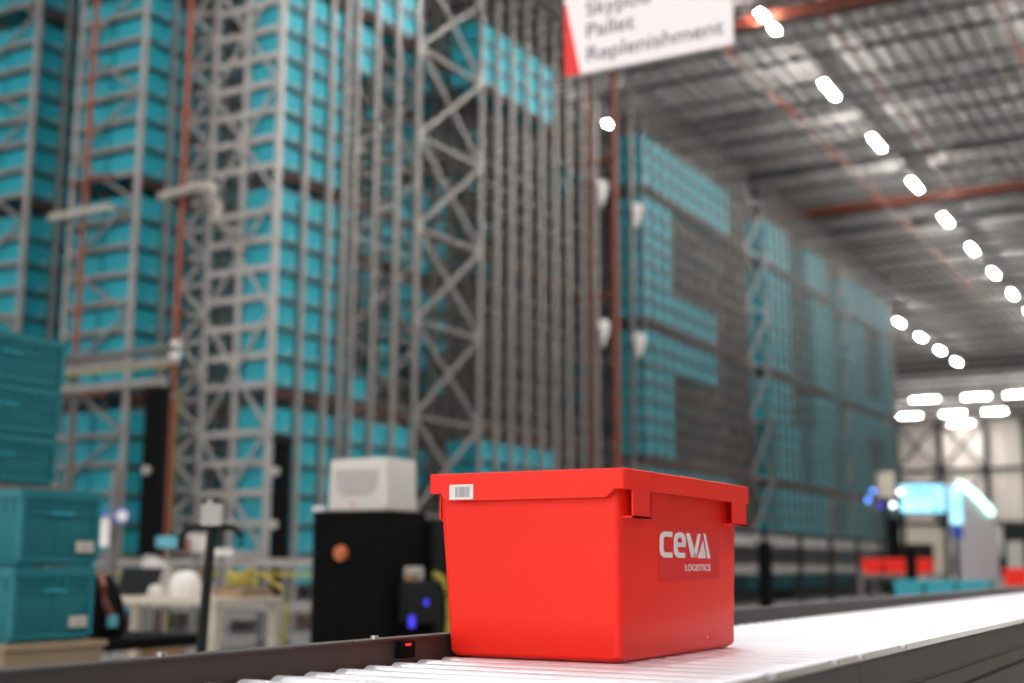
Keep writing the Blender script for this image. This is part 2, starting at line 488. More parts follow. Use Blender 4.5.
# small fittings that catch the light
def riser(name,label,x,y,r,z1,branches=(),marks=()):
    t=thing(name,label,'pipe',(x,y,0))
    MB().tube((x,y,0),(x,y,z1),r,12).build('pipe',M['orange'],t,smooth=True)
    for (z,ya_,yb) in branches:
        MB().tube((x,ya_,z),(x,yb,z),r*.8,8).build('branch_pipe',M['orange'],t,smooth=True)
    for (z0,z2,m) in marks:
        MB().tube((x,y,z0),(x,y,z2),r*1.25,12).build('collar',M[m],t,smooth=True)
    z=1.5
    while z<z1-1:
        MB().tube((x,y,z),(x,y,z+.10),r*1.35,12).build('coupling',M['orange'],t,smooth=True); z+=3.0
    return t
riser('sprinkler_riser','orange sprinkler riser on the end of the rack left of the lattice',13.23,14.82,.045,12.7,((6.60,14.25,15.1),(3.35,14.15,14.95),(9.84,14.35,15.1)))
riser('sprinkler_riser','thick orange riser between the two left racks with a white marked band',13.75,13.36,.06,13.0,(),((3.85,4.12,'white'),(3.3,3.34,'galv_b')))
riser('sprinkler_riser','dark orange riser standing in the aisle gap between the long racks',26.35,12.2,.085,13.0,((7.0,12.2,13.5),(10.2,12.2,13.5)))
riser('sprinkler_riser','thin orange riser near the right end of the closest rack',24.40,11.88,.032,12.8)
# aisle guide column inside the gap
tag(MB().box(25.6,25.72,13.55,13.67,0,12.4).build('guide_mast',M['galv'],loc=(25.66,13.6,0)),'slim grey mast deep inside the dark aisle gap','mast')
mast=tag(MB().box(26.9,27.0,12.0,12.1,0,12.4).build('guide_mast',M['galv'],loc=(26.95,12.05,0)),'slim grey mast at the right edge of the dark aisle gap, pale covers on it','mast')

def curved_arm(label,pts,r,m='rail_cream'):
    return tag(MB().path(pts,r,8).build('guide_rail',M[m],loc=pts[0],smooth=True),label,'rail')
curved_arm('cream bent guide rail hooked to the brace lattice over the orange riser',
   [(13.55,13.60,6.26),(13.55,13.2,6.28),(13.55,12.85,6.32),(13.55,12.66,6.30),(13.55,12.54,6.18),(13.55,12.48,6.02),(13.57,12.49,5.80),(13.75,12.55,5.70),(14.15,12.62,5.70)],.07)
t=thing('cable_tray','pale horizontal tray across the left rack ends, above the orange cross pipe','cable tray',(13.05,14.7,6.0))
MB().box(13.0,13.10,14.06,15.34,6.00,6.10).build('tray',M['rail_cream'],t,bevel=.01)
MB().box(13.10,13.43,14.07,14.13,6.02,6.08).build('bracket',M['galv'],t); MB().box(13.10,13.43,15.27,15.33,6.02,6.08).build('bracket',M['galv'],t)
t=thing('walkway_beam','pale double beam crossing the left rack with a yellow stripe','beam',(12.6,13.3,3.4))
def zz_(z): return .955+(z-.955)*.93
MB().box(12.5,12.66,12.24,14.4,zz_(3.93),zz_(4.01)).build('upper_beam',M['galv'],t); MB().box(12.5,12.66,12.24,14.4,zz_(3.75),zz_(3.83)).build('middle_beam',M['galv_b'],t)
MB().box(12.49,12.51,12.24,14.4,zz_(3.705),zz_(3.73)).build('stripe',M['yellow'],t,label='yellow stripe')
MB().box(12.5,12.66,12.42,14.3,zz_(3.45),zz_(3.55)).build('lower_beam',M['galv_b'],t)
for yy in (12.6,14.2): MB().box(12.66,12.74,yy-.04,yy+.04,0,zz_(4.01)).build('beam_post',M['galv'],t)
# dark equipment columns in front of the racks
def column(name,label,x,y,hx,hy,z1,mm='black'):
    t=thing(name,label,'column',(x,y,0))
    MB().box(x-hx,x+hx,y-hy,y+hy,.04,z1).build('shaft',M[mm],t,bevel=.01)
    MB().box(x-hx-.06,x+hx+.06,y-hy-.06,y+hy+.06,0,.04).build('base_plate',M['blackmetal'],t)
    MB().box(x-hx-.02,x+hx+.02,y-hy-.02,y+hy+.02,z1,z1+.05).build('cap',M['blackmetal'],t)
    return t
column('equipment_column','broad black column beside the orange riser, left of the lattice',12.25,12.16,.1,.13,3.15)
column('equipment_column','slim black column in front of the lit corner of the closest rack',12.5,10.30,.07,.09,2.42)
tag(MB().tube((13.9,13.42,0),(13.9,13.42,3.5),.022,8).build('marker_pole',M['yellow'],loc=(13.9,13.42,0),smooth=True),'thin yellow pole right beside the orange riser below the pale beams','pole')
for k,(x,y,z,lb) in enumerate(((12.14,12.16,2.12,'small round white lamp on the broad black column'),(12.41,10.3,2.06,'small round white lamp high on the slim black column'),(12.41,10.3,1.42,'small round white lamp low on the slim black column'))):
    tag(MB().tube((x,y,z),(x-.05,y,z),.055,12).build('marker_lamp',M['vent'],loc=(x,y,z)),lb,'lamp')
# pale cones on the masts of the aisle gap
for k,(x,y,z) in enumerate(((24.98,12.0,9.05),(25.02,12.0,5.95),(26.86,12.0,9.0),(26.92,12.0,5.95))):
    MB().lathe((x,y-.12,z),[(.02,-.35),(.10,-.1),(.14,.12),(.10,.2),(.02,.22)],12).build('anchor_cover',M['white'],(rc,rc,mast,mast)[k],smooth=True,label='pale cone shaped cover')

# ------------------------------------------------------------------ conveyor
YN0,YN1,YF0,YF1=.455,.482,1.250,1.276; ZR=.797; RT=.834
def conveyor(x0,n,label):
    pitch=.075; x1=x0+n*pitch
    t=thing('roller_conveyor',label,'conveyor',(x0,.85,0))
    for (a,b_) in ((YN0,YN1),(YF0,YF1)):
        near=a<1
        s=MB(); g_=.003 if near else 0; s.box(x0+g_,x1-g_,a,b_,.60,RT-.002)
        # longitudinal ribs of the profile on the outer face
        ya_=a-.004 if near else b_
        s.box(x0+.002,x1-.002,ya_,ya_+.004,RT-.042,RT-.002); s.box(x0+.002,x1-.002,ya_,ya_+.004,.62,RT-.050)
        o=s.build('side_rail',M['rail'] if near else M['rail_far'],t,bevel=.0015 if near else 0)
        cpp=MB().box(x0+.002,x1-.002,a-.004,b_+.003,RT-.002,RT+.001).build('rail_cap',M['rail_edge'],o)
        if near:
            sl=MB(); k=0; xx=x0+.35
            while xx<x1-.2:
                sl.box(xx,xx+.004,a-.005,a-.0035,RT-.080,RT-.073); xx+=.014
            sl.build('slot_row',M['chord'],o,kind='stuff')
            for xx in (x0+.06,x0+.30,x1-.3,x1-.06):
                MB().tube((xx,a+.012,RT+.001),(xx,a+.012,RT+.005),.007,8).build('bolt',M['axle'],o)
        else:
            for xx in (x0+.08,x1-.4):
                MB().tube((xx,a+.012,RT+.001),(xx,a+.012,RT+.006),.007,8).build('bolt',M['axle'],o)
    for i in range(n):
        xc=x0+pitch*(i+.5)
        r=MB(); r.tube((xc,YN1+.012,ZR-.025),(xc,YF0-.010,ZR-.025),.025,20)
        r.tube((xc,YN1,ZR-.025),(xc,YF0,ZR-.025),.006,8)
        r.build('roller',M['roller'],t,smooth=True)
    for xx in (x0+.3,x1-.3):
        for yy in (YN0+.014,YF0+.012):
            MB().box(xx-.03,xx+.03,yy-.02,yy+.02,0,.60).build('leg',M['rail'],t)
        MB().box(xx-.02,xx+.02,YN0+.04,YF0-.01,.25,.30).build('leg_brace',M['rail'],t)
    return t
conveyor(-1.30,40,'roller conveyor section at the bottom left, up to the rail joint by the red tote')
conveyor(1.70,40,'roller conveyor section carrying the red tote, right of the rail joint')
conveyor(4.70,40,'roller conveyor section further right behind the loaded one')
conveyor(7.70,40,'roller conveyor section farthest away at the right edge')
t=thing('photo_sensor','small black optical sensor with red light on the far conveyor rail','sensor',(1.84,YF0-.012,.80))
MB().box(1.822,1.862,YF0-.014,YF0-.001,.802,.829).build('sensor_body',M['black'],t,bevel=.001)
MB().box(1.832,1.847,YF0-.0155,YF0-.0135,.822,.826).build('indicator',M['led_red'],t)
for q,xx in enumerate((1.77,1.80,1.835)):
    pass

# ------------------------------------------------------------------ red tote
rt=thing('red_tote','open red plastic tote with white barcode label on the roller conveyor','tote',(2.24,1.08,.7975))
Z0=.7975; ZT=1.112
RX0,RX1,RY0,RY1=1.945,2.554,.889,1.268
def bx(z):   # outer body walls at height z
    k=(z-Z0)/(ZT-Z0)
    return (1.976-.012*k, 2.517+.016*k, .912-.004*k, 1.242+.021*k)
b=MB(); L=[]
for z,i in ((Z0,.010),(Z0+.003,.004),(Z0+.009,.0)):
    x0,x1,y0,y1=bx(z); L.append(rrect(x0+i,x1-i,y0+i,y1-i,z,.014))
for k in range(1,6):
    z=Z0+.009+(ZT-.004-Z0-.009)*k/5; x0,x1,y0,y1=bx(z); L.append(rrect(x0,x1,y0,y1,z,.014))
for z,i in ((ZT-.004,.004),(Z0+.02,.004)):
    x0,x1,y0,y1=bx(z); L.append(rrect(x0+i,x1-i,y0+i,y1-i,z,.012))
b.loft(L); b.build('tote_body',M['red'],rt,smooth=True)
# rim flange
b=MB()
bo=bx(ZT)
L=[rrect(bo[0]-.001,bo[1]+.001,bo[2]-.001,bo[3]+.001,ZT-.034,.012),
   rrect(RX0,RX1,RY0,RY1,ZT-.034,.006),
   rrect(RX0,RX1,RY0,RY1,ZT-.001,.006),
   rrect(RX0+.001,RX1-.001,RY0+.001,RY1-.001,ZT,.006),
   rrect(RX0+.016,RX1-.016,RY0+.016,RY1-.016,ZT,.006),
   rrect(bo[0]+.004,bo[1]-.004,bo[2]+.004,bo[3]-.004,ZT-.034,.010)]
L.append(L[0]); b.loft(L,cap0=False,cap1=False)
rim=b.build('rim',M['red'],rt,smooth=True)
# deeper middle of the rim on the short sides
z1=ZT-.034
for s,(xa,xb) in enumerate(((RX0,1.9655),(bo[1]-.001,RX1))):
    dp=.0395-.0
    MB().prism([(RY0+.018,z1),(RY0+.024,ZT-.040),(RY0+.034,ZT-.0475),(RY1-.040,ZT-.0475),(RY1-.030,ZT-.042),(RY1-.026,z1)],xa,xb,'x').build('grip_band',M['red'],rt)
# long sides: slightly deeper band and hanging corner brackets
for s,(ya_,yb) in enumerate(((RY0,bo[2]+.001),(bo[3]-.001,RY1))):
    for (xa,xb) in ((1.981,2.055),(2.456,2.537)):
        # hollow bracket, open towards the short side: outer plate, end plate, foot
        yo,yi=(ya_,bx(1.05)[2]+.002) if s==0 else (yb,bx(1.05)[3]-.002)
        sg=1 if s==0 else -1
        y2=yo+sg*.003; lo,hi=min(yo,y2),max(yo,y2); l2,h2=min(yo,yi),max(yo,yi)
        b=MB(); b.box(xa,xb,lo,hi,ZT-.080,z1); b.box(xb-.003,xb,l2,h2,ZT-.080,z1); b.box(xa,xb,l2,h2,ZT-.080,ZT-.077)
        b.build('corner_bracket',M['red'],rt)
    # hinge slots notched in the rim (raised lugs with a gap)
    for xc in (2.065,2.24,2.425):
        w=.006 if xc!=2.24 else .045
        MB().box(xc-w,xc+w,ya_-.0+.002 if s==0 else yb-.012,ya_+.012 if s==0 else yb-.002,ZT-.001,ZT+.0012).build('hinge_lug',M['red'],rt,bevel=.0008)
for xc in (2.063,2.423):
    MB().box(xc-.003,xc+.003,RY0-.0008,RY0+.001,ZT-.014,ZT-.001).build('hinge_slot',M['red_decal'],rt)
# light spots at the long side's foot holes, painted as brighter red discs
for xc in (2.36,2.405,2.45):
    y0=bx(.82)[2]; MB().tube((xc,y0+.002,.8215),(xc,y0-.0025,.8215),.0035,10).build('drain_light_spot',M['drain_glint'],rt,smooth=True)
# barcode label on the short side
MB().box(RX0-.0006,RX0+.0002,1.176,1.2245,1.0665,1.0925).build('barcode_label',M['label'],rt)
lb=rt.children[-1]
s=MB(); yy=1.183
random.seed(3)
while yy<1.213:
    w=random.choice((.0008,.0012,.002)); s.box(RX0-.0009,RX0-.0005,yy,yy+w,1.0705,1.0885); yy+=w+random.choice((.0007,.001,.0014))
s.build('barcode',M['barcode'],lb)
# decal with lettering on the long side
def yf(z): return bx(z)[2]-.0012
d=MB(); X0,X1,za,zb=2.131,2.425,.930,1.024
d.add([(X0,yf(za),za),(X1,yf(za),za),(X1,yf(zb),zb),(X0,yf(zb),zb),(X0,yf(za)+.001,za),(X1,yf(za)+.001,za),(X1,yf(zb)+.001,zb),(X0,yf(zb)+.001,zb)],
      [(0,1,2,3),(7,6,5,4),(0,4,5,1),(1,5,6,2),(2,6,7,3),(3,7,4,0)])
dc=d.build('logo_decal',M['red_decal'],rt)
# strokes of the big lettering: polygons in (u 0..1 wide, v 0..1 high)
LX0,LX1,LZ0,LZ1=2.134,2.379,.968,1.0135
def stroke(poly):
    s=MB(); vs=[]
    for off in (-.0006,.0002):
        for u,v in poly:
            z=LZ0+(LZ1-LZ0)*v; vs.append((LX0+(LX1-LX0)*u, yf(z)+off, z))
    n=len(poly); s.add(vs,[tuple(range(n)),tuple(range(2*n-1,n-1,-1))]+[((i+1)%n,i,i+n,(i+1)%n+n) for i in range(n)])
    return s
def arcpoly(cx,cy,rx,ry,t,a0,a1,n=10):
    o=[(cx+rx*math.cos(math.radians(a0+(a1-a0)*i/n)),cy+ry*math.sin(math.radians(a0+(a1-a0)*i/n))) for i in range(n+1)]
    return o
def multi(polys,name):
    s=MB()
    for p in polys:
        q=stroke(p); s.add(q.v,q.f)
    s.build(name,M['white_print'],dc)
tk=.055; tv=.20
# c : outer rounded box open to the right, built of quads around a path
def band(path_outer,path_inner):
    return [[path_outer[i],path_outer[i+1],path_inner[i+1],path_inner[i]] for i in range(len(path_outer)-1)]
def sq(cx0,cx1,v0,v1,r,seq):
    pass
co_=[(.235,1.0),(.075,1.0),(.022,.90),(.0,.74),(.0,.26),(.022,.10),(.075,0.0),(.235,0.0)]
ci_=[(.235,.80),(.095,.80),(.075,.76),(.068,.68),(.068,.32),(.075,.24),(.095,.20),(.235,.20)]
multi(band(co_,ci_),'letter_c')
# e : closed loop top with a bar, open lower right
eo=[(.475,.0),(.345,.0),(.290,.08),(.262,.26),(.262,.74),(.290,.92),(.345,1.0),(.415,1.0),(.465,.92),(.492,.76),(.492,.42)]
ei=[(.475,.20),(.370,.20),(.345,.24),(.332,.34),(.332,.68),(.345,.76),(.365,.80),(.395,.80),(.412,.76),(.424,.68),(.424,.60)]
multi(band(eo,ei)+[[(.332,.42),(.492,.42),(.455,.60),(.332,.60)]],'letter_e')
multi([[(.500,.98),(.575,.98),(.665,.30),(.700,.05),(.690,.02),(.600,.02)],[(.740,.98),(.800,.98),(.710,.05),(.690,.02),(.640,.02)]],'letter_v')
multi([[(.845,.72),(.905,.0),(.735,.0)]],'letter_a_triangle')
multi([[(.860,1.0),(.895,1.0),(1.0,.0),(.935,.0)],[(.800,1.0),(.895,1.0),(.880,.86),(.82,.80)]][:1],'letter_a_slope')
text_mesh('small_lettering','LOGISTICS',.0172,M['white_print'],dc,(2.249,yf(.950)-.0006,.9445),(1,0,0),(0,0,1),.0003,sx=1.42,bold=.0001,space=1.12)

# ------------------------------------------------------------------ hanging sign
sx=6.5; SY0,SY1=3.325,2.285; SZ0,SZ1=3.785,4.62
t=thing('hanging_sign','white hanging sign with a red wedge and grey lettering','sign',(sx,2.8,SZ0))
MB().box(sx,sx+.03,SY1,SY0,SZ0,SZ1).build('panel',M['sign'],t,bevel=.003)
MB().prism([(SY0-.0005,SZ0+.001),(SY0-.105,SZ0+.001),(SY0-.012,SZ1-.38),(SY0-.0005,SZ1-.38)],sx-.003,sx+.001,'x').build('red_wedge',M['sign_red'],t)
for i,(ln,z) in enumerate((('Skypod',4.135),('Pallet',4.00),('Replenishment',3.855))):
    text_mesh('lettering',ln,.125,M['sign_txt'],t,(sx-.002,3.185,z),(0,-1,0),(0,0,1),.0005,sx=1.14,bold=.0004)
for yy in (SY0-.12,SY1+.12):
    MB().tube((sx+.015,yy,SZ1),(sx+.015,yy,13.68),.004,6).build('hanging_wire',M['axle'],t)

# ------------------------------------------------------------------ near left: stacked teal totes
def near_tote(label,x0,x1,y0,y1,z0,h,group,ribs=True,sticker=True,taper=.018,gap=0,rh=.038):
    t=thing('stacking_tote',label,'tote',((x0+x1)/2,(y0+y1)/2,z0),group)
    b=MB(); L=[]
    for z,i in ((z0,taper+.004),(z0+.006,taper),(z0+h-rh-.002,.010),(z0+h-rh,.0),(z0+h,.0),(z0+h,.014),(z0+.02,.03)):
        L.append(rrect(x0+i,x1-i,y0+i,y1-i,z,.018))
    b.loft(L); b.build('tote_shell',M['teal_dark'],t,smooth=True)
    if ribs:
        r=MB(); n=int((x1-x0)/.045)
        for k in range(1,n):
            xx=x0+(x1-x0)*k/n; r.box(xx-.003,xx+.003,y0+.004,y0+.016,z0+h-rh-.055,z0+h-rh)
        r.box(x0+.02,x1-.02,y0+.003,y0+.012,z0+h-rh-.030,z0+h-rh-.024)
        n=int((y1-y0)/.05)
        for k in range(1,n):
            yy=y0+(y1-y0)*k/n; r.box(x0+.004,x0+.016,yy-.003,yy+.003,z0+h-rh-.055,z0+h-rh); r.box(x1-.016,x1-.004,yy-.003,yy+.003,z0+h-rh-.055,z0+h-rh)
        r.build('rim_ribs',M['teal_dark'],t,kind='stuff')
    f=MB()
    f.box(x0+.012,x0+.036,y0+.001,y0+.02,z0+.02,z0+h-rh); f.box(x1-.036,x1-.012,y0+.001,y0+.02,z0+.02,z0+h-rh); f.box(x0+.036,x1-.036,y0+.004,y0+.02,z0+.012,z0+.032)
    f.box(x0+.036,x1-.036,y0+.002,y0+.02,z0+h-rh-.062,z0+h-rh-.054)
    f.box((x0+x1)/2-.003,(x0+x1)/2+.003,y0+.006,y0+.02,z0+.032,z0+h-rh-.06)
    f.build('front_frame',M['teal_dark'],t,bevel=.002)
    MB().box((x0+x1)/2-.06,(x0+x1)/2+.06,y0-.004,y0+.012,z0+h-rh-.064,z0+h-rh-.052).build('grip',M['teal'],t,bevel=.002)
    if sticker:
        MB().box(x1-.14,x1-.045,y0-.001,y0+.008,z0+.055,z0+.102).build('label_sticker',M['sticker'],t)
        st=t.children[-1]; MB().box(x1-.108,x1-.062,y0-.002,y0-.0008,z0+.07,z0+.09).build('print',M['vent'],st)
    return t
g='near teal totes at the left edge'
near_tote('teal tote with a white label, lower one of the pair on the beige bin',3.665,4.115,4.39,4.99,.632,.305,g)
near_tote('teal tote with a white label, upper one of the pair on the beige bin',3.68,4.13,4.39,4.99,.945,.312,g)
for k,(z,lb) in enumerate(((1.322,'lowest'),(1.558,'middle'),(1.794,'top'))):
    near_tote('teal tote cut by the left edge, %s of the three nested ones'%lb,3.80,4.445+.008*k,5.05,5.45,z,.232 if k<2 else .240,g,sticker=False,taper=.012)
t=thing('steel_stand','grey steel stand carrying the three nested teal totes','stand',(4.0,5.25,0))
MB().box(3.78,4.47,5.03,5.47,1.28,1.318).build('stand_top',M['galv'],t)
for xx in (3.81,4.44):
    for yy in (5.06,5.44): MB().box(xx-.02,xx+.02,yy-.02,yy+.02,0,1.28).build('leg',M['galv'],t)
# beige bin on a small dolly
t=thing('beige_bin','open beige bin under the pair of labelled teal totes','bin',(3.9,4.7,.12))
b=MB(); x0,x1,y0,y1=3.60,4.16,4.34,5.02
L=[rrect(x0+i,x1-i,y0+i,y1-i,z,.02) for z,i in ((.12,.04),(.608,.012),(.608,.0),(.628,.0),(.628,.02),(.14,.06))]
b.loft(L); b.build('bin_body',M['beige'],t,smooth=True)
MB().box(x0+.02,x1-.02,y0+.02,y1-.02,.615,.631).build('bin_lid',M['card'],t)
t=thing('dolly','dark dolly with four casters under the beige bin','dolly',(3.9,4.7,0))
MB().box(x0,x1,y0,y1,.085,.118).build('deck',M['blackmetal'],t)
for xx in (x0+.08,x1-.08):
    for yy in (y0+.08,y1-.08):
        MB().tube((xx-.015,yy,.04),(xx+.015,yy,.04),.04,14).box(xx-.02,xx+.02,yy-.015,yy+.015,.05,.086).build('caster',M['black'],t,smooth=True)

def at(x,y,D):
    d=(fwd*f_px+r2*(x-512)-up2*(y-341.5))/f_px*D
    return Vector((d.x,d.y,d.z+H))
def onz(x,y,z):
    d=(fwd*f_px+r2*(x-512)-up2*(y-341.5)); k=(z-H)/d.z
    return Vector((d.x*k,d.y*k,z))
# ------------------------------------------------------------------ work table
TX0,TX1,TY0,TY1,TZ=5.95,6.57,5.36,6.62,.755
t=thing('work_table','cream topped work table with square legs behind the conveyor','table',(TX0,TY0,0))
MB().box(TX0,TX1,TY0,TY1,TZ-.045,TZ).build('table_top',M['cream'],t,bevel=.004)
for xx in (TX0+.04,TX1-.04):
    for yy in (TY0+.04,TY1-.04): MB().box(xx-.027,xx+.027,yy-.027,yy+.027,0,TZ-.045).build('leg',M['cream'],t)
MB().box(TX0+.06,TX1-.06,TY1-.08,TY1-.04,.25,.30).build('stretcher',M['cream'],t)
MB().box(TX0+.04,TX0+.08,TY0+.09,TY1-.09,.25,.30).build('stretcher',M['cream'],t)
# things on the table
p=onz(192,598,TZ); p=Vector((TX0+.16,5.76,TZ))
tag(MB().lathe(p,[(.02,.0),(.088,.0),(.10,.04),(.092,.10),(.06,.145),(.02,.155)],18).build('bundle',M['white'],loc=p,smooth=True),'rounded white bundle on the table, left of the black pole','bundle')
p=Vector((6.05,5.94,TZ))
tag(MB().lathe(p,[(.02,.0),(.05,.0),(.055,.03),(.04,.06),(.02,.07)],14).build('bundle',M['box'],loc=p,smooth=True),'small flat cream bundle at the foot of the white one','bundle')
t=thing('laptop','dark open laptop lying on the left half of the table','laptop',(6.15,6.3,TZ))
MB().box(6.0,6.22,6.12,6.46,TZ+.001,TZ+.02).build('keyboard_base',M['blackmetal'],t,bevel=.003)
MB().prism([(6.22,TZ+.02),(6.232,TZ+.02),(6.285,TZ+.17),(6.273,TZ+.17)],6.12,6.46,'y').build('screen',M['blackmetal'],t)
p=Vector((6.44,6.34,TZ))
tag(MB().lathe(p,[(.04,.0),(.11,.0),(.12,.08),(.09,.19),(.03,.23)],16).build('plastic_bag',M['vent'],loc=p,smooth=True),'crumpled grey plastic bag behind the laptop','bag')
tag(MB().box(6.22,6.45,5.64,5.78,TZ+.001,TZ+.035).build('paper_tray',M['white'],loc=(6.3,5.7,TZ),bevel=.004),'flat white tray on the table, right of the black pole','tray')
pts=[(6.30,5.44,TZ+.07)]
for k in range(46):
    a=k*.42; pts.append((6.33+.09*math.cos(a),5.50+.10*math.sin(a*1.03),TZ+.062+.0022*k+.012*math.sin(a*2.3)))
pts+=[(6.45,5.42,TZ+.12),(6.52,5.34,TZ+.05),(6.54,5.31,TZ-.05),(6.53,5.31,TZ-.2),(6.50,5.31,.35),(6.54,5.31,.15),(6.5,5.3,.02)]
tag(MB().path(pts,.013,8).build('yellow_cable',M['yellow'],loc=(6.4,5.5,TZ),smooth=True),'coiled yellow cable on the table, hanging over its right corner','cable')
tag(MB().box(6.2,6.5,5.38,5.62,TZ+.001,TZ+.045).build('wooden_tray',M['card'],loc=(6.4,5.5,TZ)),'tan cardboard tray beneath the yellow cable','tray')
# cardboard box and cart on the floor
t=thing('cardboard_box','brown cardboard box on the floor behind the work table','box',(6.9,6.2,0))
MB().box(6.62,7.0,6.25,6.75,.0,.43).build('carton',M['card'],t,bevel=.004); MB().box(6.62,7.0,6.48,6.52,.4305,.432).build('tape',M['beige'],t)
t=thing('utility_cart','black utility cart with big wheels between teal totes and table','cart',(5.2,5.5,0))
MB().box(4.72,5.5,5.0,5.75,.52,.58).build('deck',M['black'],t,bevel=.01)
for xx in (4.78,5.44):
    for yy in (5.06,5.69): MB().box(xx-.02,xx+.02,yy-.02,yy+.02,.22,.52).build('leg',M['white'],t)
for xx in (4.78,5.44):
    for yy in (5.06,5.69):
        MB().tube((xx,yy-.03,.11),(xx,yy+.03,.11),.11,20).build('wheel',M['black'],t,smooth=True)
        MB().tube((xx,yy-.034,.11),(xx,yy+.034,.11),.04,12).build('hub',M['vent'],t.children[-1],smooth=True)
t=thing('tool_bag','black bag with a red strap and blue clip on the utility cart','bag',(4.85,5.2,.58))
b=MB(); L=[rrect(4.74+i,4.96-i,5.04+i,5.30-i,z,.04) for z,i in ((.581,.01),(.65,.0),(.76,.015),(.86,.045),(.90,.07))]
b.loft(L); b.build('bag_body',M['black'],t,smooth=True)
MB().path([(4.80,5.10,.90),(4.755,5.03,.84),(4.77,5.02,.76),(4.82,5.02,.68)],.017,8).build('strap',M['orange'],t,smooth=True)
MB().box(4.79,4.84,5.0,5.03,.64,.70).build('clip',M['cyan'],t,bevel=.005)
# notices on a post
t=thing('notice_post','grey post with a white notice and a round blue badge, behind the labelled teal totes','post',(7.5,8.3,0))
q=at(113,540,11.0); px,py=q.x,q.y
MB().box(px-.03,px+.03,py-.03,py+.03,0,1.75).build('post',M['galv'],t)
t['_w']=list((7.5,8.3,0))
a=at(100,528,10.9)
X=r2*1.0
def facecard(p,w,h,th,m,name,par,n=0,rnd=False):
    u=rr_; wv=uu; b=MB()
    if rnd:
        b.tube(Vector(p)-fw*th/2,Vector(p)+fw*th/2,w/2,20)
    else:
        vs=[Vector(p)+u*sx_*w/2+wv*sz_*h/2+fw*sf*th/2 for sf in (-1,1) for sx_,sz_ in ((-1,-1),(1,-1),(1,1),(-1,1))]
        b.add(vs,[(0,1,2,3),(7,6,5,4),(0,4,5,1),(1,5,6,2),(2,6,7,3),(3,7,4,0)])
    return b.build(name,M[m],par,smooth=rnd)
facecard(at(102,530,10.9),.12,.27,.02,'white','notice',t)
facecard(at(102,514,10.9)+Vector((0,0,0)),.10,.045,.021,'blue','notice_header',t)
facecard(at(122,516,10.9),.14,.14,.02,'blue','badge',t,rnd=True)
facecard(at(122,516,10.87),.09,.09,.02,'white','badge_face',t,rnd=True)
MB().box(px-.12,px+.12,py-.015,py+.015,1.30,1.34).build('notice_bracket',M['galv'],t)

# black pole stand with a T handle, nearer than the table
base=at(200,690,4.9); top=at(212,527,4.9)
bxp=Vector((top.x,top.y,0))
t=thing('pole_stand','black pole stand with a curved cross handle and white reader on top','stand',(bxp.x,bxp.y,0))
ft=Vector((bxp.x,bxp.y,0))-rr_*.05
MB().tube((ft.x,ft.y,.03),(top.x,top.y,top.z),.024,10,r2=.017).build('pole',M['blackmetal'],t,smooth=True)
MB().path([top-rr_*.115-uu*.085,top-rr_*.112-uu*.035,top-rr_*.09-uu*.006,top-rr_*.05,top+rr_*.05,top+rr_*.085-uu*.004,top+rr_*.112-uu*.03,top+rr_*.115-uu*.07],.013,8).build('handle',M['blackmetal'],t,smooth=True)
MB().lathe((ft.x,ft.y,0),[(.02,0),(.19,0),(.19,.02),(.03,.035)],24).build('base_disc',M['blackmetal'],t,smooth=True)
facecard(top+uu*.045,.075,.08,.05,'vent','reader',t)
facecard(top+uu*.075-rr_*.012,.02,.05,.02,'vent','antenna',t)
# things standing between the pole and the lattice
def blob_at(px_,py_,D,w,h,m,name,label,cat,rnd=False):
    p=at(px_,py_,D)
    t=thing(name,label,cat,(p.x,p.y,0))
    facecard(p,w,h,.12,m,'casing',t,rnd=rnd)
    MB().tube((p.x,p.y,0.02),(p.x,p.y,p.z-h/2),.018,8).build('stem',M['galv'],t,smooth=True)
    MB().lathe((p.x,p.y,0),[(.02,0),(.12,0),(.12,.015),(.03,.02)],16).build('foot',M['galv'],t,smooth=True)
    return t
blob_at(168,542,10.6,.16,.09,'cyan','scanner_stand','short cyan cylinder shaped scanner on a thin stand','scanner')
t=blob_at(197,543,10.3,.15,.14,'box','task_lamp','cream lamp head with an orange edge left of the black pole','lamp')
facecard(at(186,545,10.2),.04,.12,.05,'orange','edge_trim',t)
t=blob_at(222,552,10.2,.17,.05,'lamp_soft' if 'lamp_soft' in M else 'white','bar_lamp','bright white bar lamp just right of the black pole','lamp')
blob_at(150,568,9.9,.08,.19,'vent','spray_bottle','grey bottle shaped device beside the broad black column','device')

# low grey background conveyor in front of the racks
t=thing('line_conveyor','grey conveyor line with yellow edge standing in front of the rack feet','conveyor',(11.3,9.5,0))
for zz,m,h in ((.92,'galv_b',.09),(.83,'yellow',.03),(.45,'galv_b',.10)):
    MB().box(11.2,11.27,7.2,12.0,zz,zz+h).build('side_beam',M[m],t); MB().box(11.93,12.0,7.2,12.0,zz,zz+h).build('side_beam',M[m],t)
MB().box(11.27,11.93,7.2,12.0,.93,.96).build('belt',M['blackmetal'],t)
for yy in (7.25,8.2,9.15,10.1,11.05,11.95):
    for xx in (11.235,11.965): MB().box(xx-.03,xx+.03,yy-.03,yy+.03,0,.92).build('leg',M['galv'],t)

